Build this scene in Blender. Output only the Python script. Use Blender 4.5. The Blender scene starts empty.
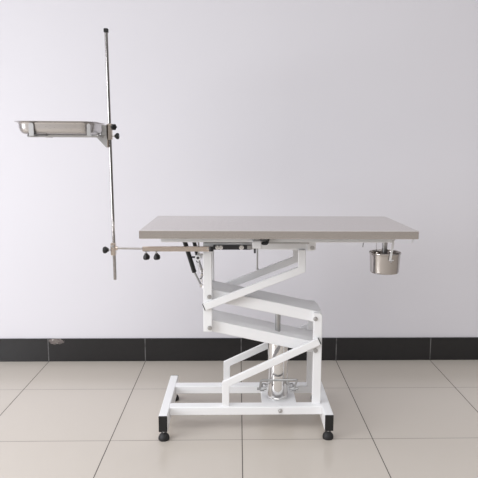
import bpy, bmesh, math, random
from mathutils import Vector, Matrix
random.seed(7)
SC = bpy.context.scene
COL = SC.collection
PI = math.pi

# ------------------------------------------------------------------ materials
def new_mat(name):
    m = bpy.data.materials.new(name); m.use_nodes = True
    nt = m.node_tree
    return m, nt, nt.nodes['Principled BSDF']

def plain(name, col, rough=0.5, metal=0.0, spec=0.5, coat=0.0):
    m, nt, b = new_mat(name)
    b.inputs['Base Color'].default_value = (*col, 1)
    b.inputs['Roughness'].default_value = rough
    b.inputs['Metallic'].default_value = metal
    b.inputs['Specular IOR Level'].default_value = spec
    b.inputs['Coat Weight'].default_value = coat
    return m, nt, b

def N(nt, kind, **kw):
    n = nt.nodes.new(kind)
    for k, v in kw.items(): setattr(n, k, v)
    return n

def math_node(nt, op, a, b=None, clamp=False):
    n = N(nt, 'ShaderNodeMath', operation=op, use_clamp=clamp)
    for i, v in enumerate((a, b)):
        if v is None: continue
        if isinstance(v, (int, float)): n.inputs[i].default_value = v
        else: nt.links.new(v, n.inputs[i])
    return n.outputs[0]

def ramp(nt, fac, stops):
    r = N(nt, 'ShaderNodeValToRGB')
    while len(r.color_ramp.elements) < len(stops): r.color_ramp.elements.new(0.5)
    for e, (p, c) in zip(r.color_ramp.elements, stops):
        e.position = p; e.color = (*c, 1)
    nt.links.new(fac, r.inputs[0])
    return r.outputs[0]

def noise(nt, vec, scale, detail=3, rough=0.5):
    n = N(nt, 'ShaderNodeTexNoise')
    n.inputs['Scale'].default_value = scale; n.inputs['Detail'].default_value = detail
    n.inputs['Roughness'].default_value = rough
    if vec is not None: nt.links.new(vec, n.inputs['Vector'])
    return n.outputs['Fac']

def world_pos(nt):
    return N(nt, 'ShaderNodeNewGeometry').outputs['Position']

def mapped(nt, vec, scale):
    mp = N(nt, 'ShaderNodeMapping'); mp.inputs['Scale'].default_value = scale
    nt.links.new(vec, mp.inputs['Vector']); return mp.outputs[0]

def bump(nt, b, h, strength, dist=0.001):
    bn = N(nt, 'ShaderNodeBump'); bn.inputs['Strength'].default_value = strength
    bn.inputs['Distance'].default_value = dist
    nt.links.new(h, bn.inputs['Height']); nt.links.new(bn.outputs[0], b.inputs['Normal'])

def mix(nt, fac, a, bcol):
    n = N(nt, 'ShaderNodeMix', data_type='RGBA')
    if isinstance(fac, (int, float)): n.inputs[0].default_value = fac
    else: nt.links.new(fac, n.inputs[0])
    for i, v in ((6, a), (7, bcol)):
        if isinstance(v, tuple): n.inputs[i].default_value = (*v, 1)
        else: nt.links.new(v, n.inputs[i])
    return n.outputs[2]

X0, Y0, T = 0.0201, 3.1824, 0.60          # tile grid

# white powder coat
WHITE, nt, b = plain('white_powder_coat', (0.88, 0.88, 0.885), 0.38, spec=0.45)
bump(nt, b, noise(nt, world_pos(nt), 900, 1), 0.05)
BLACK, nt, b = plain('black_plastic', (0.007, 0.007, 0.0075), 0.38)
RUBBER, nt, b = plain('black_rubber', (0.013, 0.0125, 0.013), 0.55)
bump(nt, b, noise(nt, world_pos(nt), 400, 2), 0.1)
CHROME, nt, b = plain('chrome', (0.80, 0.79, 0.78), 0.10, 1.0)
ZINC, nt, b = plain('zinc_bolt', (0.58, 0.57, 0.565), 0.32, 1.0)
DARKSTEEL, nt, b = plain('dark_steel', (0.07, 0.07, 0.075), 0.30, 1.0)
GREYSTEEL, nt, b = plain('grey_steel', (0.45, 0.45, 0.45), 0.30, 1.0)

SATIN, nt, b = plain('satin_zinc_plate', (0.47, 0.465, 0.46), 0.48, 0.9)
def stainless(name, col, rough, axis_scale):
    m, nt, b = plain(name, col, rough, 1.0)
    p = mapped(nt, world_pos(nt), axis_scale)
    f = noise(nt, p, 1.0, 3, 0.6)
    r = math_node(nt, 'ADD', math_node(nt, 'MULTIPLY', f, 0.16), rough - 0.08)
    nt.links.new(r, b.inputs['Roughness'])
    nt.links.new(mix(nt, f, tuple(c*0.94 for c in col), tuple(min(1, c*1.05) for c in col)), b.inputs['Base Color'])
    bump(nt, b, f, 0.04, 0.0005)
    return m
STEEL_TOP = stainless('brushed_stainless_top', (0.690, 0.650, 0.620), 0.23, (6, 700, 700))
STEEL_BAR = stainless('brushed_stainless_bar', (0.74, 0.65, 0.575), 0.22, (10, 900, 900))
STEEL_TRAY = stainless('stainless_tray', (0.54, 0.52, 0.51), 0.30, (60, 60, 500))
STEEL_POLE = stainless('stainless_pole', (0.50, 0.48, 0.47), 0.16, (400, 400, 30))
STEEL_BUCKET = stainless('stainless_bucket', (0.52, 0.49, 0.465), 0.09, (40, 40, 700))

# wall paint
WALL, nt, b = plain('painted_wall', (0.74, 0.725, 0.765), 0.75, spec=0.2)
p = world_pos(nt)
nt.links.new(mix(nt, noise(nt, p, 1.7, 4), (0.748, 0.736, 0.777), (0.765, 0.753, 0.793)), b.inputs['Base Color'])
bump(nt, b, noise(nt, p, 140, 4), 0.08, 0.002)

# floor tiles
FLOOR, nt, b = plain('beige_floor_tile', (0.55, 0.5, 0.46), 0.28, spec=0.5)
p = world_pos(nt)
sep = N(nt, 'ShaderNodeSeparateXYZ'); nt.links.new(p, sep.inputs[0])
def joint(coord, off, w):
    a = math_node(nt, 'DIVIDE', math_node(nt, 'SUBTRACT', coord, off), T)
    fr = math_node(nt, 'FRACT', math_node(nt, 'ADD', a, 100.5))
    d = math_node(nt, 'ABSOLUTE', math_node(nt, 'SUBTRACT', fr, 0.5))
    return math_node(nt, 'LESS_THAN', d, w/2/T), math_node(nt, 'FLOOR', math_node(nt, 'ADD', a, 100.0))
jx, ix = joint(sep.outputs[0], X0, 0.0042)
jy, iy = joint(sep.outputs[1], Y0, 0.0042)
comb = N(nt, 'ShaderNodeCombineXYZ'); nt.links.new(ix, comb.inputs[0]); nt.links.new(iy, comb.inputs[1])
wn = N(nt, 'ShaderNodeTexWhiteNoise', noise_dimensions='3D'); nt.links.new(comb.outputs[0], wn.inputs[0])
tile = mix(nt, wn.outputs[0], (0.560, 0.511, 0.454), (0.582, 0.531, 0.472))
tile = mix(nt, math_node(nt, 'MULTIPLY', noise(nt, p, 5, 6, 0.65), 0.45), tile, (0.550, 0.502, 0.445))
spk = math_node(nt, 'GREATER_THAN', noise(nt, p, 260, 2, 0.7), 0.70)
tile = mix(nt, math_node(nt, 'MULTIPLY', spk, 0.07), tile, (0.34, 0.29, 0.25))
jm = math_node(nt, 'MAXIMUM', jx, math_node(nt, 'MULTIPLY', jy, 0.72))
nt.links.new(mix(nt, jm, tile, (0.10, 0.085, 0.075)), b.inputs['Base Color'])
rr = math_node(nt, 'ADD', math_node(nt, 'MULTIPLY', noise(nt, p, 9, 2), 0.03), 0.19)
nt.links.new(math_node(nt, 'MAXIMUM', rr, math_node(nt, 'MULTIPLY', jm, 0.8)), b.inputs['Roughness'])
bump(nt, b, math_node(nt, 'SUBTRACT', 1.0, jm), 0.25, 0.001)

# baseboard tiles
BASE, nt, b = plain('black_baseboard_tile', (0.02, 0.02, 0.022), 0.32, spec=0.5)
p = world_pos(nt)
sep = N(nt, 'ShaderNodeSeparateXYZ'); nt.links.new(p, sep.inputs[0])
jx, ix = joint(sep.outputs[0], X0, 0.005)
bm_col = mix(nt, noise(nt, p, 30, 4), (0.009, 0.0085, 0.009), (0.015, 0.0142, 0.015))
jfade = math_node(nt, 'MULTIPLY', jx, math_node(nt, 'ADD', math_node(nt, 'MULTIPLY', noise(nt, p, 22, 2), 0.8), -0.12), True)
c = mix(nt, jfade, bm_col, (0.42, 0.41, 0.41))
# worn chip of glaze beside one joint, near the top edge
dx = math_node(nt, 'DIVIDE', math_node(nt, 'SUBTRACT', sep.outputs[0], -1.128), 0.052)
dz = math_node(nt, 'DIVIDE', math_node(nt, 'SUBTRACT', sep.outputs[2], 0.131), 0.022)
d2 = math_node(nt, 'ADD', math_node(nt, 'MULTIPLY', dx, dx), math_node(nt, 'MULTIPLY', dz, dz))
nz = noise(nt, p, 45, 4, 0.7)
chip = math_node(nt, 'LESS_THAN', math_node(nt, 'ADD', d2, math_node(nt, 'MULTIPLY', math_node(nt, 'SUBTRACT', nz, 0.5), 3.0)), 0.75)
chipcol = ramp(nt, noise(nt, p, 60, 3), [(0.35, (0.10, 0.085, 0.08)), (0.62, (0.22, 0.19, 0.175)), (0.72, (0.5, 0.47, 0.46))])
nt.links.new(mix(nt, chip, c, chipcol), b.inputs['Base Color'])
bump(nt, b, math_node(nt, 'SUBTRACT', 1.0, jx), 0.3, 0.001)

# ------------------------------------------------------------------ geometry helpers
def V(*a): return Vector(a)

def add_box(bm, lo, hi, bev=0.0, mtx=None, seg=1):
    t = bmesh.new()
    bmesh.ops.create_cube(t, size=1)
    s = [hi[i]-lo[i] for i in range(3)]; c = [(hi[i]+lo[i])/2 for i in range(3)]
    for v in t.verts: v.co = V(*(v.co[i]*s[i]+c[i] for i in range(3)))
    if bev: bmesh.ops.bevel(t, geom=list(t.edges), offset=bev, segments=seg, affect='EDGES', profile=0.5)
    merge(bm, t, mtx)

def merge(bm, t, mtx=None):
    if mtx is not None: bmesh.ops.transform(t, matrix=mtx, verts=t.verts)
    me = bpy.data.meshes.new('tmp'); t.to_mesh(me); t.free()
    bm.from_mesh(me); bpy.data.meshes.remove(me)

def add_prism(bm, pts, y0, y1, bev=0.0, axis='y', mtx=None, seg=1):
    """polygon of (a,b) pairs extruded: axis y -> (x,z) polygon, axis z -> (x,y), axis x -> (y,z)"""
    t = bmesh.new()
    def co(p, d):
        return {'y': (p[0], d, p[1]), 'z': (p[0], p[1], d), 'x': (d, p[0], p[1])}[axis]
    a = [t.verts.new(co(p, y0)) for p in pts]; c = [t.verts.new(co(p, y1)) for p in pts]
    t.faces.new(a); t.faces.new(list(reversed(c)))
    n = len(pts)
    for i in range(n): t.faces.new((a[i], c[i], c[(i+1) % n], a[(i+1) % n]))
    bmesh.ops.recalc_face_normals(t, faces=t.faces)
    if bev: bmesh.ops.bevel(t, geom=list(t.edges), offset=bev, segments=seg, affect='EDGES', profile=0.5)
    merge(bm, t, mtx)

def frame_for(d):
    d = Vector(d).normalized()
    a = V(0, 0, 1) if abs(d.z) < 0.9 else V(1, 0, 0)
    u = d.cross(a).normalized(); w = d.cross(u).normalized()
    return u, w, d

def add_lathe(bm, prof, org, axis, seg=32, lobes=0, depth=0.0):
    """profile of (radius, height) along axis; radius 0 closes"""
    u, w, d = frame_for(axis); org = Vector(org); t = bmesh.new(); rings = []
    for r, h in prof:
        if r <= 1e-7: rings.append([t.verts.new(org+d*h)]); continue
        rg = []
        for i in range(seg):
            a = 2*PI*i/seg
            q = r*(1-depth*(0.5-0.5*math.cos(lobes*a))) if lobes else r
            rg.append(t.verts.new(org+d*h+(u*math.cos(a)+w*math.sin(a))*q))
        rings.append(rg)
    for A, B in zip(rings, rings[1:]):
        if len(A) == 1 and len(B) == 1: continue
        if len(A) == 1:
            for i in range(seg): t.faces.new((A[0], B[i], B[(i+1) % seg]))
        elif len(B) == 1:
            for i in range(seg): t.faces.new((A[i], B[0], A[(i+1) % seg]))
        else:
            for i in range(seg): t.faces.new((A[i], B[i], B[(i+1) % seg], A[(i+1) % seg]))
    bmesh.ops.recalc_face_normals(t, faces=t.faces)
    merge(bm, t)

def add_rod(bm, p0, p1, r, seg=20, cham=0.0):
    p0, p1 = Vector(p0), Vector(p1); L = (p1-p0).length
    c = cham or min(r*0.2, L*0.2)
    add_lathe(bm, [(0, 0), (r-c, 0), (r, c), (r, L-c), (r-c, L), (0, L)], p0, p1-p0, seg)

def add_tube(bm, pts, r, seg=10):
    """round bar swept along a polyline"""
    pts = [Vector(p) for p in pts]; t = bmesh.new(); rings = []
    prev = None
    for i, p in enumerate(pts):
        d = (pts[min(i+1, len(pts)-1)]-pts[max(i-1, 0)]).normalized()
        if prev is None: u, w, _ = frame_for(d)
        else:
            u = (prev-d*prev.dot(d)).normalized(); w = d.cross(u)
        prev = u
        rings.append([t.verts.new(p+(u*math.cos(2*PI*k/seg)+w*math.sin(2*PI*k/seg))*r) for k in range(seg)])
    for A, B in zip(rings, rings[1:]):
        for k in range(seg): t.faces.new((A[k], B[k], B[(k+1) % seg], A[(k+1) % seg]))
    t.faces.new(rings[0]); t.faces.new(list(reversed(rings[-1])))
    bmesh.ops.recalc_face_normals(t, faces=t.faces)
    merge(bm, t)

def rounded(pts, r, n=6):
    """round the corners of an open polyline"""
    pts = [Vector(p) for p in pts]; out = [pts[0]]
    for a, b_, c_ in zip(pts, pts[1:], pts[2:]):
        d0, d1 = (a-b_), (c_-b_); k = min(r, d0.length*0.49, d1.length*0.49)
        s, e = b_+d0.normalized()*k, b_+d1.normalized()*k
        for i in range(n+1):
            q = i/n; out.append(s*(1-q)**2+b_*2*q*(1-q)+e*q*q)
    out.append(pts[-1]); return out

def coil(bm, p0, p1, R, r, turns):
    p0, p1 = Vector(p0), Vector(p1); u, w, d = frame_for(p1-p0); L = (p1-p0).length
    pts = []
    for i in range(int(turns*10)+1):
        q = i/(turns*10); a = 2*PI*turns*q
        pts.append(p0+d*L*q+(u*math.cos(a)+w*math.sin(a))*R)
    add_tube(bm, pts, r, 6)

def origin_of(o):
    v = Vector(o.location)
    while o.parent: o = o.parent; v = v+Vector(o.location)
    return v

def obj(name, bm, mat, parent=None, origin=None, angle=25):
    me = bpy.data.meshes.new(name)
    if origin is None:
        xs = [v.co for v in bm.verts]
        lo = [min(c[i] for c in xs) for i in range(3)]; hi = [max(c[i] for c in xs) for i in range(3)]
        origin = V((lo[0]+hi[0])/2, (lo[1]+hi[1])/2, lo[2])
    origin = Vector(origin)
    bmesh.ops.translate(bm, vec=-origin, verts=bm.verts)
    bm.to_mesh(me); bm.free()
    me.materials.append(mat)
    me.polygons.foreach_set('use_smooth', [True]*len(me.polygons))
    me.set_sharp_from_angle(angle=math.radians(angle))
    o = bpy.data.objects.new(name, me); COL.objects.link(o)
    if parent is not None:
        o.parent = parent; o.location = origin-origin_of(parent)
    else: o.location = origin
    return o

def thing(name, label, cat, loc):
    o = bpy.data.objects.new(name, None); COL.objects.link(o)
    o.empty_display_size = 0.1
    o.location = loc; o['label'] = label; o['category'] = cat
    return o

def struct(name, bm, mat, label, cat):
    o = obj(name, bm, mat); o['kind'] = 'structure'; o['label'] = label; o['category'] = cat
    return o

def B(): return bmesh.new()

def bolt(name, p, d, parent, r=0.010, h=0.006, mat=None):
    """hex head over a washer; p on the surface, d outward"""
    bm = B(); d = Vector(d).normalized()
    add_lathe(bm, [(0, -0.001), (r*1.15, -0.001), (r*1.15, 0.0012), (r*0.9, 0.0015), (0, 0.0015)], p, d, 24)
    add_lathe(bm, [(0, 0.001), (r*0.86, 0.001), (r*0.86, h*0.8), (r*0.7, h), (r*0.45, h), (r*0.42, h*0.55), (0, h*0.5)], p, d, 6)
    return obj(name, bm, mat or ZINC, parent)

def knob(p, d, parent, r=0.0135, stem=0.012, length=0.02):
    """black lobed hand knob with a threaded steel stem; p on the clamp's surface"""
    p = Vector(p); d = Vector(d).normalized(); bm = B()
    add_lathe(bm, [(0, stem), (r*0.42, stem), (r*0.5, stem+length*0.15), (r*0.82, stem+length*0.34), (r*0.97, stem+length*0.52), (r*1.0, stem+length*0.7), (r*0.93, stem+length*0.86), (r*0.68, stem+length), (0, stem+length)],
              p, d, 48, 6, 0.16)
    k = obj('clamp_knob', bm, BLACK, parent)
    bm = B(); add_rod(bm, p-d*0.004, p+d*(stem+0.004), 0.0036, 12)
    obj('threaded_stem', bm, ZINC, k)
    return k

# ------------------------------------------------------------------ the room
WY = 3.64                                     # wall face
bm = B(); add_box(bm, (-6.0, -9.0, -0.05), (6.0, WY, 0.0)); struct('floor', bm, FLOOR, 'beige glossy square floor tiles with thin dark joints', 'floor')
bm = B(); add_box(bm, (-6.0, WY, 0.0), (6.0, WY+0.12, 3.0)); struct('wall_back', bm, WALL, 'plain off-white painted wall behind the table', 'wall')
bm = B(); add_box(bm, (-6.0, WY-0.010, 0.0), (6.0, WY, 0.1469), 0.0015); struct('baseboard_back', bm, BASE, 'black tile baseboard running along the foot of the wall', 'baseboard')

# ------------------------------------------------------------------ operating table
table = thing('operating_table', 'white steel lift operating table with stainless steel top on beige tiles', 'table', (0.035, 2.81, 0))
FB = (2.655, 2.708)      # front cross beam depth
RB = (2.908, 2.961)      # rear cross beam depth
FP = (2.684, 2.712)      # front posts
RP = (2.904, 2.932)      # rear posts
FR = (2.664, 2.684)      # front braces (outside the posts)
RR = (2.932, 2.952)      # rear braces
PLX = (-0.159, -0.119)   # left posts
PRX = (0.351, 0.391)     # right posts

# base: two side beams with caps and levelling feet, two cross beams
for sx, (xa, xb) in ((-1, (-0.357, -0.317)), (1, (0.395, 0.435))):
    bm = B(); add_box(bm, (xa, 2.567, 0.048), (xb, 3.062, 0.125), 0.003)
    sb = obj('side_beam', bm, WHITE, table)
    for ya, yb in ((2.561, 2.5672), (3.0618, 3.068)):
        bm = B(); add_box(bm, (xa+0.0006, ya, 0.0486), (xb-0.0006, yb, 0.1244), 0.002)
        obj('end_cap', bm, BLACK, sb)['label'] = 'black plastic end cap'
    xc = (xa+xb)/2
    for yc in (2.592, 3.036):
        bm = B()
        add_lathe(bm, [(0, 0), (0.0240, 0), (0.0252, 0.004), (0.0252, 0.012), (0.022, 0.021), (0.016, 0.028), (0.010, 0.034), (0, 0.034)], (xc, yc, 0), (0, 0, 1), 40)
        ft = obj('levelling_foot', bm, RUBBER, table); ft['label'] = 'black rubber levelling foot'
        bm = B(); add_rod(bm, (xc, yc, 0.030), (xc, yc, 0.050), 0.0052, 16)
        add_lathe(bm, [(0, 0.036), (0.0085, 0.036), (0.0085, 0.043), (0, 0.043)], (xc, yc, 0), (0, 0, 1), 6)
        obj('threaded_stem', bm, ZINC, ft)
for ya, yb in (FB, RB):
    bm = B(); add_box(bm, (-0.3172, ya, 0.085), (0.3952, yb, 0.125), 0.003); obj('cross_beam', bm, WHITE, table)
bolt('bolt', (0.1985, FB[0], 0.105), (0, -1, 0), table, 0.009)

# posts
for ya, yb in (FP, RP):
    bm = B(); add_box(bm, (PLX[0], ya, 0.478), (PLX[1], yb, 0.866), 0.0025); obj('upper_post', bm, WHITE, table)
    bm = B(); add_prism(bm, [(PRX[0], 0.124), (PRX[1], 0.124), (PRX[1], 0.556), (PRX[1]-0.010, 0.566), (PRX[0], 0.566)], ya, yb, 0.0025); obj('lower_post', bm, WHITE, table)

# bent braces, mitred at the elbow
def brace(pts, w, y0, y1, capped_end, parent):
    """centre-line of three (x,z) points -> mitred flat tube, black cap on the diagonal's end"""
    P = [Vector(p) for p in pts]
    d = [(P[1]-P[0]).normalized(), (P[2]-P[1]).normalized()]
    n = [Vector((-q.y, q.x)) for q in d]
    m = (n[0]+n[1]).normalized(); k = 1/m.dot(n[0])
    h = w/2
    L = [P[0]+n[0]*h, P[1]+m*h*k, P[2]+n[1]*h]; R = [P[0]-n[0]*h, P[1]-m*h*k, P[2]-n[1]*h]
    bm = B(); add_prism(bm, [tuple(v) for v in L+R[::-1]], y0, y1, 0.002)
    br = obj('bent_brace', bm, WHITE, parent)
    e = d[1]; a, c_ = P[2]+n[1]*(h-0.001), P[2]-n[1]*(h-0.001)
    bm = B(); add_prism(bm, [tuple(a), tuple(a+e*0.004), tuple(c_+e*0.004), tuple(c_)], y0+0.0005, y1-0.0005, 0.0012)
    obj('end_cap', bm, BLACK, br)['label'] = 'black plastic end cap'
for (y0, y1) in (FR, RR):
    brace([(-0.0565, 0.1245), (-0.0565, 0.2320), (0.3765, 0.4360)], 0.033, y0, y1, True, table)
    brace([(0.289, 0.866), (0.289, 0.775), (-0.1535, 0.600)], 0.033, y0, y1, True, table)

# the two parallel lift links: side flanges under a top sheet
def link(pl, pr, parent):
    pl, pr = Vector(pl), Vector(pr); d = (pr-pl).normalized(); n = Vector((-d.y, d.x))
    a, c_ = pl-d*0.024, pr+d*0.026; up, dn = 0.031, 0.0225
    def quad(u0, u1): return [tuple(a+n*u0), tuple(c_+n*u0), tuple(c_+n*u1), tuple(a+n*u1)]
    bm = B()
    for y0, y1 in ((2.7125, 2.7375), (2.8785, 2.9035)):
        add_prism(bm, quad(-dn, up), y0, y1, 0.0025)
    add_prism(bm, quad(up-0.004, up), 2.730, 2.886, 0.0)
    for q in (0.10, 0.90):
        c0 = a.lerp(c_, q); add_prism(bm, [tuple(c0-d*0.012-n*0.01), tuple(c0+d*0.012-n*0.01), tuple(c0+d*0.012+n*0.02), tuple(c0-d*0.012+n*0.02)], 2.735, 2.881)
    return obj('lift_link', bm, WHITE, parent)
PU = ((-0.131, 0.644), (0.359, 0.539)); PL_ = ((-0.130, 0.497), (0.362, 0.387))
for pair in (PU, PL_):
    lk = link(pair[0], pair[1], table)
    for q in pair:
        bolt('pivot_bolt', (q[0], FP[0], q[1]), (0, -1, 0), table, 0.0092, 0.007)
        bolt('pivot_bolt', (q[0], RP[1], q[1]), (0, 1, 0), table, 0.0092, 0.007)

# upper frame carrying the tilting top
for ya, yb in (FP, RP):
    bm = B(); add_box(bm, (PLX[0], ya-0.006, 0.865), (0.312, yb+0.006, 0.895), 0.0025); obj('upper_beam', bm, WHITE, table)
for xa in (PLX[0], 0.282):
    bm = B(); add_box(bm, (xa, FP[1]+0.0055, 0.866), (xa+0.03, RP[0]-0.0055, 0.894), 0.0025); obj('upper_crossbar', bm, WHITE, table)

# tilting frame below the tabletop
bm = B()
for ya in (2.585, 2.962): add_box(bm, (-0.337, ya, 0.912), (0.680, ya+0.03, 0.9412), 0.002)
for xa in (-0.337, -0.02, 0.33, 0.650): add_box(bm, (xa, 2.614, 0.912), (xa+0.03, 2.963, 0.9412), 0.002)
obj('tilt_frame', bm, WHITE, table)
# long crossbars that rest the tilt frame on the upper beams
for ya in (FP[0]+0.002, RP[0]+0.002):
    bm = B(); add_box(bm, (-0.150, ya, 0.8948), (0.300, ya+0.024, 0.912), 0.002); obj('rest_strip', bm, GREYSTEEL, table)
# hinge brackets at the right of the upper frame
for y, s in ((FP[0]-0.010, -1), (RP[1]+0.006, 1)):
    bm = B()
    add_prism(bm, [(0.313, 0.860), (0.344, 0.860), (0.352, 0.870), (0.352, 0.906), (0.345, 0.914), (0.313, 0.914)], y, y+0.004, 0.001)
    hb = obj('hinge_bracket', bm, WHITE, table)
    bolt('hinge_bolt', (0.335, y if s < 0 else y+0.004, 0.8735), (0, s, 0), hb, 0.0088)
    bm = B(); add_rod(bm, (0.335, min(y, y-s*0.03)+0.002, 0.8735), (0.335, max(y, y-s*0.03)+0.002, 0.8735), 0.006); obj('hinge_pin', bm, ZINC, hb)

# tabletop
bm = B(); add_box(bm, (-0.4135, 2.488, 0.9410), (0.7635, 3.080, 0.9752), 0.0014)
tt = obj('tabletop', bm, STEEL_TOP, table); tt['label'] = 'brushed stainless steel tabletop'
# drain spout under the right end
bm = B()
add_lathe(bm, [(0.0105, 0.835), (0.0125, 0.835), (0.0125, 0.905), (0.024, 0.935), (0.024, 0.942), (0.0105, 0.942), (0.0105, 0.835)], (0.6855, 2.752, 0), (0, 0, 1), 32)
obj('drain_spout', bm, GREYSTEEL, table)['label'] = 'short steel drain spout'

bm = B(); add_rod(bm, (0.5455, 2.578, 0.893), (0.548, 2.578, 0.9125), 0.0016, 8); obj('locating_pin', bm, DARKSTEEL, table)
bm = B(); add_prism(bm, [(0.7445, 0.9415), (0.7505, 0.9415), (0.7520, 0.931), (0.7455, 0.921), (0.7432, 0.922), (0.7475, 0.931)], 2.518, 2.526, 0.0005); obj('corner_tab', bm, WHITE, table)
# dark steel mounting rail on the front upper beam with its bolts
bm = B(); add_box(bm, (-0.112, 2.668, 0.8655), (0.058, 2.6785, 0.8875), 0.0015)
rail = obj('mounting_rail', bm, DARKSTEEL, table); rail['label'] = 'dark polished steel rail'
for x in (-0.093, -0.078): bolt('bolt', (x, 2.668, 0.8765), (0, -1, 0), rail, 0.0085, 0.006, CHROME)
bolt('bolt', (0.015, 2.668, 0.8765), (0, -1, 0), rail, 0.0095, 0.006, CHROME)
bm = B(); add_box(bm, (0.040, 2.667, 0.8665), (0.064, 2.6795, 0.8865), 0.002); obj('slide_end', bm, GREYSTEEL, rail)

# white clamp block with hanging bolt and black lever
bm = B(); add_box(bm, (0.062, 2.560, 0.8885), (0.1005, 2.5852, 0.9225), 0.003)
cb = obj('clamp_block', bm, WHITE, table)
bm = B(); add_rod(bm, (0.0835, 2.572, 0.797), (0.0835, 2.572, 0.890), 0.0038, 14)
add_lathe(bm, [(0, 0.793), (0.006, 0.793), (0.0065, 0.796), (0.006, 0.799), (0, 0.799)], (0.0835, 2.572, 0), (0, 0, 1), 16)
obj('hanging_bolt', bm, GREYSTEEL, cb)
bm = B(); add_rod(bm, (0.0725, 2.574, 0.866), (0.0725, 2.574, 0.890), 0.0045, 14); obj('dark_pin', bm, DARKSTEEL, cb)
bm = B(); add_box(bm, (0.068, 2.564, 0.9222), (0.094, 2.5845, 0.930), 0.001); obj('top_plate', bm, GREYSTEEL, cb)
bm = B()
add_prism(bm, [(0.1005, 0.9065), (0.108, 0.9035), (0.124, 0.9035), (0.131, 0.910), (0.137, 0.931), (0.1285, 0.931), (0.1235, 0.917), (0.112, 0.9155), (0.1005, 0.911)], 2.562, 2.582, 0.0015)
obj('release_lever', bm, BLACK, table)['label'] = 'black plastic lever'
bm = B(); add_rod(bm, (0.125, 2.640, 0.9005), (0.318, 2.640, 0.9005), 0.0022, 10); add_rod(bm, (0.278, 2.640, 0.9005), (0.315, 2.640, 0.9005), 0.0042, 12)
obj('release_rod', bm, ZINC, table)

# gas springs between tilt frame and left posts
def gas_spring(top, mid, end, r, name='gas_spring'):
    top, mid, end = Vector(top), Vector(mid), Vector(end); bm = B()
    add_rod(bm, top, mid, r, 24, 0.002)
    g = obj(name, bm, BLACK, table); g['label'] = 'black gas spring cylinder'
    bm = B(); add_rod(bm, mid-(mid-top).normalized()*0.005, end, r*0.42, 14); obj('piston_rod', bm, GREYSTEEL, g)
    bm = B(); add_lathe(bm, [(0, -0.010), (0.007, -0.010), (0.008, -0.006), (0.008, 0.006), (0.007, 0.010), (0, 0.010)], end, (0, 1, 0), 20)
    add_lathe(bm, [(0, -0.006), (0.0065, -0.006), (0.0065, 0.004), (0, 0.004)], end, (end-mid), 16)
    obj('rod_eye', bm, CHROME, g)
    bm = B(); add_lathe(bm, [(0, -0.009), (0.006, -0.009), (0.0075, -0.004), (0.0075, 0.006), (0.005, 0.009), (0, 0.009)], top, (0, 1, 0), 20)
    obj('top_eye', bm, BLACK, g)
    return g
gas_spring((-0.250, 2.745, 0.903), (-0.203, 2.745, 0.746), (-0.1715, 2.745, 0.684), 0.0105)
gas_spring((-0.215, 2.830, 0.903), (-0.192, 2.830, 0.800), (-0.172, 2.830, 0.742), 0.0095)
# pivot stubs on the post and on the tilt frame
bm = B(); add_box(bm, (-0.166, 2.700, 0.677), (-0.157, 2.760, 0.692), 0.003); obj('spring_bracket', bm, WHITE, table)
bm = B(); add_box(bm, (-0.256, 2.733, 0.897), (-0.244, 2.757, 0.9125), 0.002); add_box(bm, (-0.221, 2.818, 0.897), (-0.209, 2.842, 0.9125), 0.002)
add_box(bm, (-0.258, 2.733, 0.9105), (-0.207, 2.842, 0.9140)); add_box(bm, (-0.325, 2.76, 0.9125), (-0.02, 2.80, 0.9405), 0.002)
obj('spring_mount', bm, WHITE, table)
# release linkage beside the post: bolt, pivot plate, tension spring and cable end
bm = B(); add_rod(bm, (-0.181, 2.715, 0.840), (-0.181, 2.715, 0.914), 0.0042, 14)
add_lathe(bm, [(0, 0.866), (0.008, 0.866), (0.008, 0.873), (0, 0.873)], (-0.181, 2.715, 0), (0, 0, 1), 6)
add_box(bm, (-0.187, 2.709, 0.834), (-0.160, 2.721, 0.840), 0.001)
obj('adjuster_bolt', bm, ZINC, table)
bm = B(); add_lathe(bm, [(0, -0.004), (0.0125, -0.004), (0.0135, -0.002), (0.0135, 0.002), (0.0125, 0.004), (0, 0.004)], (-0.184, 2.712, 0.821), (0, 1, 0), 28)
add_prism(bm, [(-0.196, 0.832), (-0.160, 0.840), (-0.158, 0.826), (-0.180, 0.808), (-0.194, 0.812)], 2.716, 2.720, 0.001)
pv = obj('pivot_plate', bm, WHITE, table)
bolt('bolt', (-0.184, 2.708, 0.821), (0, -1, 0), pv, 0.0052, 0.005, DARKSTEEL)
bm = B(); coil(bm, (-0.183, 2.714, 0.800), (-0.169, 2.714, 0.752), 0.0078, 0.0019, 8); obj('tension_spring', bm, ZINC, table)
bm = B(); add_tube(bm, [(-0.187, 2.714, 0.812), (-0.191, 2.714, 0.803), (-0.183, 2.714, 0.799)], 0.0022, 8)
obj('spring_hook', bm, DARKSTEEL, table); bm = B()
add_tube(bm, rounded([(-0.169, 2.714, 0.752), (-0.163, 2.714, 0.744), (-0.167, 2.714, 0.727), (-0.176, 2.714, 0.722)], 0.006), 0.0024, 8)
obj('spring_hook', bm, DARKSTEEL, table)
bm = B(); add_rod(bm, (-0.173, 2.718, 0.735), (-0.166, 2.718, 0.705), 0.0032, 10); add_box(bm, (-0.172, 2.712, 0.735), (-0.158, 2.722, 0.747), 0.001)
obj('cable_end', bm, CHROME, table)
bm = B(); add_rod(bm, (-0.213, 2.748, 0.818), (-0.186, 2.730, 0.820), 0.0045, 12); obj('spring_spacer', bm, BLACK, table)

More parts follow.
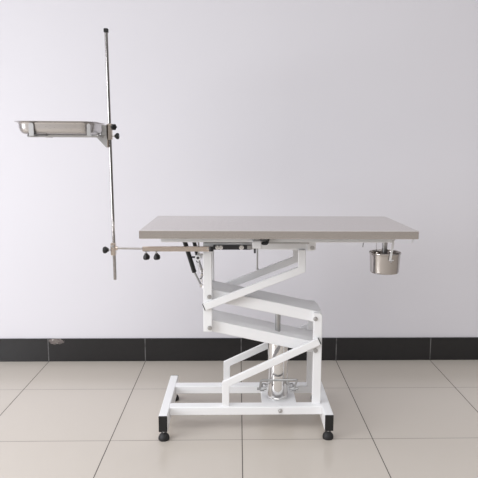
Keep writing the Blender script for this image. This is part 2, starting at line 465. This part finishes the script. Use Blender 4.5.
# hydraulic pump: plate, cylinder with rod, lifting yoke with hinge springs
bm = B(); add_box(bm, (0.115, 2.7075, 0.100), (0.281, 2.9085, 0.112), 0.002); obj('pump_plate', bm, WHITE, table)
CX, CY = 0.1950, 2.808
bm = B()
add_lathe(bm, [(0, 0.112), (0.0515, 0.112), (0.0515, 0.119), (0.050, 0.121), (0.0496, 0.124), (0.0496, 0.3955), (0.0480, 0.398), (0.018, 0.399), (0, 0.399)], (CX, CY, 0), (0, 0, 1), 64)
cyl = obj('hydraulic_cylinder', bm, CHROME, table); cyl['label'] = 'chrome hydraulic cylinder'
bm = B(); add_rod(bm, (0.1905, 2.772, 0.39), (0.1905, 2.772, 0.575), 0.0125, 28); obj('piston_rod', bm, GREYSTEEL, cyl)
bm = B()
add_tube(bm, rounded([(0.106, 2.735, 0.182), (0.111, 2.728, 0.2265), (0.283, 2.728, 0.2275), (0.270, 2.735, 0.182)], 0.008), 0.0055, 12)
yk = obj('pedal_yoke', bm, GREYSTEEL, table); yk['label'] = 'grey steel pedal yoke'
for x, s in ((0.112, -1), (0.272, 1)):
    bm = B(); add_rod(bm, (x-0.020 if s < 0 else x-0.024, 2.742, 0.178), (x+0.026 if s < 0 else x+0.018, 2.742, 0.178), 0.0065, 14)
    add_lathe(bm, [(0, -0.009), (0.012, -0.009), (0.012, 0.009), (0, 0.009)], (x-s*0.003, 2.742, 0.178), (1, 0, 0), 6)
    obj('yoke_pivot', bm, GREYSTEEL, yk)
    bm = B(); coil(bm, (x-s*0.014, 2.74, 0.166), (x-s*0.036, 2.768, 0.215), 0.0062, 0.0016, 7); obj('return_spring', bm, ZINC, yk)
    bm = B(); add_tube(bm, rounded([(x-s*0.002, 2.744, 0.178), (x-s*0.006, 2.765, 0.196), (x-s*0.030, 2.790, 0.180)], 0.01), 0.0034, 10); obj('yoke_lug', bm, GREYSTEEL, yk)

# ------------------------------------------------------------------ tray stand clamped at the left of the table
PX, PY = -0.5575, 2.655
stand = thing('tray_stand', 'slim upright stainless pole on a side arm at left of operating table', 'stand', (PX, PY, 0.731))
bm = B(); add_rod(bm, (PX+0.0055, PY, 0.731), (PX-0.0035, PY, 1.805), 0.0072, 28, 0.001); obj('pole', bm, STEEL_POLE, stand)
bm = B(); add_box(bm, (PX-0.0127, PY-0.0092, 1.799), (PX+0.0057, PY+0.0092, 1.8165), 0.0025); obj('pole_cap', bm, BLACK, stand)['label'] = 'black plastic cap'
# cross clamp
bm = B(); add_box(bm, (PX-0.0085, PY-0.013, 0.843), (PX+0.0125, PY+0.013, 0.899), 0.003)
add_lathe(bm, [(0, 0), (0.009, 0), (0.009, 0.012), (0, 0.012)], (PX+0.009, PY, 0.874), (1, 0, 0), 24)
cc = obj('cross_clamp', bm, STEEL_BAR, stand)
bolt('bolt', (PX+0.002, PY-0.013, 0.884), (0, -1, 0), cc, 0.005, 0.004)
knob((PX-0.0085, PY, 0.866), (-1, 0, 0), stand, 0.0165, 0.010, 0.026)
# sliding rod and flat bar with its two knobs
bm = B(); add_rod(bm, (PX+0.018, PY, 0.8745), (-0.395, PY, 0.8725), 0.0052, 20); obj('sliding_rod', bm, STEEL_POLE, stand)
bm = B(); add_box(bm, (-0.4265, 2.647, 0.8605), (-0.128, 2.663, 0.8825), 0.002); fb = obj('flat_bar', bm, STEEL_BAR, stand)
bm = B(); add_lathe(bm, [(0, 0), (0.0105, 0), (0.0105, 0.020), (0, 0.020)], (-0.122, 2.656, 0.8615), (0, 0, 1), 24)
add_box(bm, (-0.124, 2.652, 0.866), (-0.110, 2.668, 0.880), 0.002)
obj('bar_hinge', bm, DARKSTEEL, stand)
bolt('bolt', (-0.136, 2.647, 0.874), (0, -1, 0), fb, 0.004, 0.004, CHROME)
for x in (-0.4130, -0.3665): knob((x, 2.655, 0.8605), (0.12, 0, -1), stand, 0.0162, 0.009, 0.029)

# holder for the tray: gusset, arms, clips, wire loop
bm = B()
add_box(bm, (PX-0.0108, PY-0.012, 1.318), (PX-0.0045, PY+0.012, 1.416), 0.001)
add_box(bm, (PX+0.0045, PY-0.011, 1.352), (PX+0.0108, PY+0.011, 1.420), 0.001)
add_box(bm, (PX-0.0108, PY-0.0120, 1.352), (PX+0.0108, PY-0.0085, 1.418), 0.001)
hc = obj('holder_clamp', bm, STEEL_BAR, stand)
knob((PX+0.0100, PY-0.009, 1.4045), (0.55, -0.83, 0), stand, 0.0145, 0.012, 0.019)
knob((PX+0.0108, PY, 1.367), (1, 0, 0), stand, 0.0150, 0.010, 0.019)
bm = B(); add_prism(bm, [(PX-0.062, 1.3665), (PX-0.010, 1.3665), (PX-0.010, 1.318), (PX-0.017, 1.318)], PY-0.0035, PY+0.0035, 0.001); obj('gusset', bm, SATIN, stand)
bm = B()
ry0, ry1, rz = 2.570, 2.740, 1.3665
add_tube(bm, rounded([(PX-0.030, ry0, rz), (-0.880, ry0, rz), (-0.880, ry1, rz), (PX-0.030, ry1, rz), (PX-0.030, ry0, rz+0.0001)], 0.015), 0.0042, 12)
add_rod(bm, (PX-0.030, PY, rz), (PX-0.008, PY, rz), 0.0045, 12)
add_tube(bm, rounded([(-0.872, ry0, rz), (-0.874, ry0-0.020, 1.3665), (-0.874, ry0-0.021, 1.3605), (-0.825, ry0-0.021, 1.3610), (-0.798, ry0-0.021, 1.3650), (-0.800, ry0, rz)], 0.010), 0.0032, 10)
obj('holder_frame', bm, GREYSTEEL, stand)
for x, w in ((-0.8515, 0.0105), (-0.6165, 0.0080)):
    for y, s in ((2.5275, -1), (2.7825, 1)):
        bm = B()
        pts = [(x-w, 1.3635), (x+w, 1.3635), (x+w, 1.406)]
        pts += [(x+w*math.cos(a), 1.406+w*math.sin(a)) for a in [PI*k/8 for k in range(1, 8)]] + [(x-w, 1.406)]
        add_prism(bm, pts, y-0.0012, y+0.0012, 0.0006)
        ya, yb = sorted((y, ry0 if s < 0 else ry1))
        add_box(bm, (x-w, ya-0.0012, 1.3612), (x+w, yb, 1.3638), 0.0005)
        obj('tray_clip', bm, SATIN, stand)['label'] = 'upright flat steel clip'
bm = B(); add_box(bm, (-0.5895, 2.642, 1.3665), (-0.5680, 2.645, 1.414), 0.001); obj('end_plate', bm, SATIN, stand)

# ------------------------------------------------------------------ instrument tray
tray = thing('instrument_tray', 'shallow stainless steel instrument tray on the pole holder at upper left', 'tray', (-0.7625, 2.655, 1.3710))
def rrect(hx, hy, r, n=10):
    r = min(r, hx, hy); out = []
    for cx_, cy_, a0 in ((hx-r, hy-r, 0), (-hx+r, hy-r, PI/2), (-hx+r, -hy+r, PI), (hx-r, -hy+r, 1.5*PI)):
        for k in range(n+1):
            a = a0+PI/2*k/n; out.append((cx_+r*math.cos(a), cy_+r*math.sin(a)))
    return out
def ring_loft(bm, rings, close_first=False, close_last=False):
    t = bmesh.new(); L = [[t.verts.new(p) for p in rg] for rg in rings]; n = len(L[0])
    for A, C in zip(L, L[1:]):
        for i in range(n): t.faces.new((A[i], C[i], C[(i+1) % n], A[(i+1) % n]))
    if close_first: t.faces.new(list(reversed(L[0])))
    if close_last: t.faces.new(L[-1])
    bmesh.ops.recalc_face_normals(t, faces=t.faces); merge(bm, t)
tx, ty = -0.7625, 2.655
HX, HY = 0.1705, 0.138
# from inside bottom, up the wall, over the rolled rim, down the outside
prof = [(0.050, 0.0020), (0.032, 0.0025), (0.0255, 0.0065), (0.0205, 0.014), (0.0170, 0.024), (0.0155, 0.040), (0.0125, 0.0475), (0.006, 0.0512), (0.001, 0.0520),
        (-0.0005, 0.0508), (0.001, 0.0496), (0.0065, 0.0492), (0.0138, 0.0455), (0.0160, 0.040), (0.0172, 0.025), (0.0225, 0.0125), (0.0285, 0.0045), (0.036, 0.0004), (0.050, 0.0)]
rings = [[(tx+x, ty+y, 1.3710+z) for x, y in rrect(HX-i_, HY-i_, max(0.06-i_, 0.012))] for i_, z in prof]
bm = B(); ring_loft(bm, rings, True, True)
obj('tray_body', bm, STEEL_TRAY, tray, angle=60)

# ------------------------------------------------------------------ bucket
BX, BY, BZ = 0.688, 2.752, 0.7445
bucket = thing('bucket', 'round stainless steel bucket hanging under right end of tabletop', 'bucket', (BX, BY, BZ))
bm = B()
add_lathe(bm, [(0, 0.0), (0.058, 0.0), (0.064, 0.002), (0.0668, 0.007), (0.0712, 0.088), (0.0722, 0.0895), (0.0738, 0.0905), (0.0748, 0.093), (0.0748, 0.0965), (0.0738, 0.0988), (0.0725, 0.0988), (0.0712, 0.0965), (0.0700, 0.088), (0.0655, 0.009), (0.062, 0.0035), (0, 0.003)], (BX, BY, BZ), (0, 0, 1), 72)
obj('bucket_body', bm, STEEL_BUCKET, bucket)
# hanger straps: one to the front, a thin one behind, hooked over the tilt frame crossbar
def strap(pts, w, th):
    """flat strip following (x,y,z) points, width along x"""
    t = bmesh.new(); rows = []
    P = [Vector(p) for p in pts]
    for i, p in enumerate(P):
        d = (P[min(i+1, len(P)-1)]-P[max(i-1, 0)]).normalized(); side = V(1, 0, 0)
        side = (side-d*side.dot(d)).normalized(); nn = d.cross(side)
        rows.append([t.verts.new(p+side*a*w/2+nn*b_*th/2) for a, b_ in ((-1, -1), (1, -1), (1, 1), (-1, 1))])
    for A, C in zip(rows, rows[1:]):
        for k in range(4): t.faces.new((A[k], C[k], C[(k+1) % 4], A[(k+1) % 4]))
    t.faces.new(rows[0]); t.faces.new(list(reversed(rows[-1])))
    bmesh.ops.recalc_face_normals(t, faces=t.faces); return t
bm = B(); merge(bm, strap([(0.7045, 2.676, 0.9110), (0.7035, 2.672, 0.905), (0.700, 2.671, 0.870), (0.694, 2.674, 0.826), (0.6935, 2.677, 0.814)], 0.0105, 0.002))
add_box(bm, (0.690, 2.6775, 0.813), (0.711, 2.6830, 0.818), 0.001)
hs = obj('hanger_strap', bm, WHITE, bucket); hs['label'] = 'narrow white hanger strap'
bolt('rivet', (0.700, 2.682, 0.8080), (0, -1, 0), bucket, 0.0035, 0.003)
bm = B(); add_rod(bm, (0.662, 2.815, 0.835), (0.662, 2.815, 0.9112), 0.0014, 8); add_box(bm, (0.655, 2.812, 0.831), (0.669, 2.824, 0.838), 0.001)
obj('hanger_wire', bm, ZINC, bucket)

# crossbar of the tilt frame which the straps hook on
bm = B(); add_box(bm, (0.640, 2.664, 0.9125), (0.712, 2.830, 0.9150), 0.0005); obj('hanger_plate', bm, WHITE, table)

# ------------------------------------------------------------------ light
world = bpy.data.worlds.new('daylight'); SC.world = world; world.use_nodes = True
wb = world.node_tree.nodes['Background']
wn_ = world.node_tree
tc = N(wn_, 'ShaderNodeTexCoord'); sp = N(wn_, 'ShaderNodeSeparateXYZ'); wn_.links.new(tc.outputs['Generated'], sp.inputs[0])
fx = math_node(wn_, 'ADD', math_node(wn_, 'MULTIPLY', sp.outputs[0], 0.5), 0.5)
side = ramp(wn_, fx, [(0.0, (1.0, 1.0, 1.04)), (0.35, (0.96, 0.96, 0.98)), (0.62, (0.72, 0.72, 0.735)), (1.0, (0.26, 0.255, 0.255))])
elev = ramp(wn_, sp.outputs[2], [(0.0, (0.20, 0.19, 0.18)), (0.16, (0.30, 0.29, 0.28)), (0.36, (0.95, 0.95, 0.95)), (1.0, (0.95, 0.95, 0.95))])
vm = N(wn_, 'ShaderNodeVectorMath', operation='MULTIPLY'); wn_.links.new(side, vm.inputs[0]); wn_.links.new(elev, vm.inputs[1])
wn_.links.new(vm.outputs[0], wb.inputs[0])
wb.inputs[1].default_value = 1.30

def area(name, loc, target, sx, sy, power, col):
    l = bpy.data.lights.new(name, 'AREA'); l.shape = 'RECTANGLE'; l.size = sx; l.size_y = sy
    l.energy = power; l.color = col
    o = bpy.data.objects.new(name, l); COL.objects.link(o); o.location = loc
    o.rotation_euler = (Vector(target)-Vector(loc)).to_track_quat('-Z', 'Y').to_euler()
    return o
area('window_daylight', (-3.0, 0.9, 1.3), (-0.3, 3.3, 0.5), 1.6, 1.6, 60, (0.93, 0.95, 1.0))
area('ceiling_lamp', (-0.4, 0.8, 2.9), (-0.4, 1.6, 0.0), 2.4, 1.2, 14, (1.0, 0.985, 0.965))

# ------------------------------------------------------------------ camera
F_PX, TILT, YAW, ROLL, H = 599.3026, 0.1426, 0.0292, 0.0061, 1.3007
fw = V(math.sin(YAW)*math.cos(TILT), math.cos(YAW)*math.cos(TILT), -math.sin(TILT))
r0 = V(math.cos(YAW), -math.sin(YAW), 0); u0 = r0.cross(fw)
rt = r0*math.cos(ROLL)+u0*math.sin(ROLL); up = u0*math.cos(ROLL)-r0*math.sin(ROLL)
cam = bpy.data.cameras.new('camera'); co = bpy.data.objects.new('camera', cam); COL.objects.link(co)
M = Matrix.Identity(4)
for i in range(3): M[i][0], M[i][1], M[i][2] = rt[i], up[i], -fw[i]
M[2][3] = H
co.matrix_world = M
cam.sensor_fit = 'HORIZONTAL'; cam.sensor_width = 36.0; cam.lens = F_PX/478*36.0
cam.shift_x = (239-255.486)/478; cam.shift_y = (238.43-239)/478
cam.clip_start = 0.05
SC.camera = co

SC.view_settings.view_transform = 'Standard'; SC.view_settings.look = 'None'
SC.view_settings.gamma = 1.0; SC.view_settings.use_curve_mapping = False
SC.view_settings.exposure = 0.08
SC.cycles.use_denoising = True
SC.cycles.max_bounces = 10
SC.cycles.caustics_reflective = False
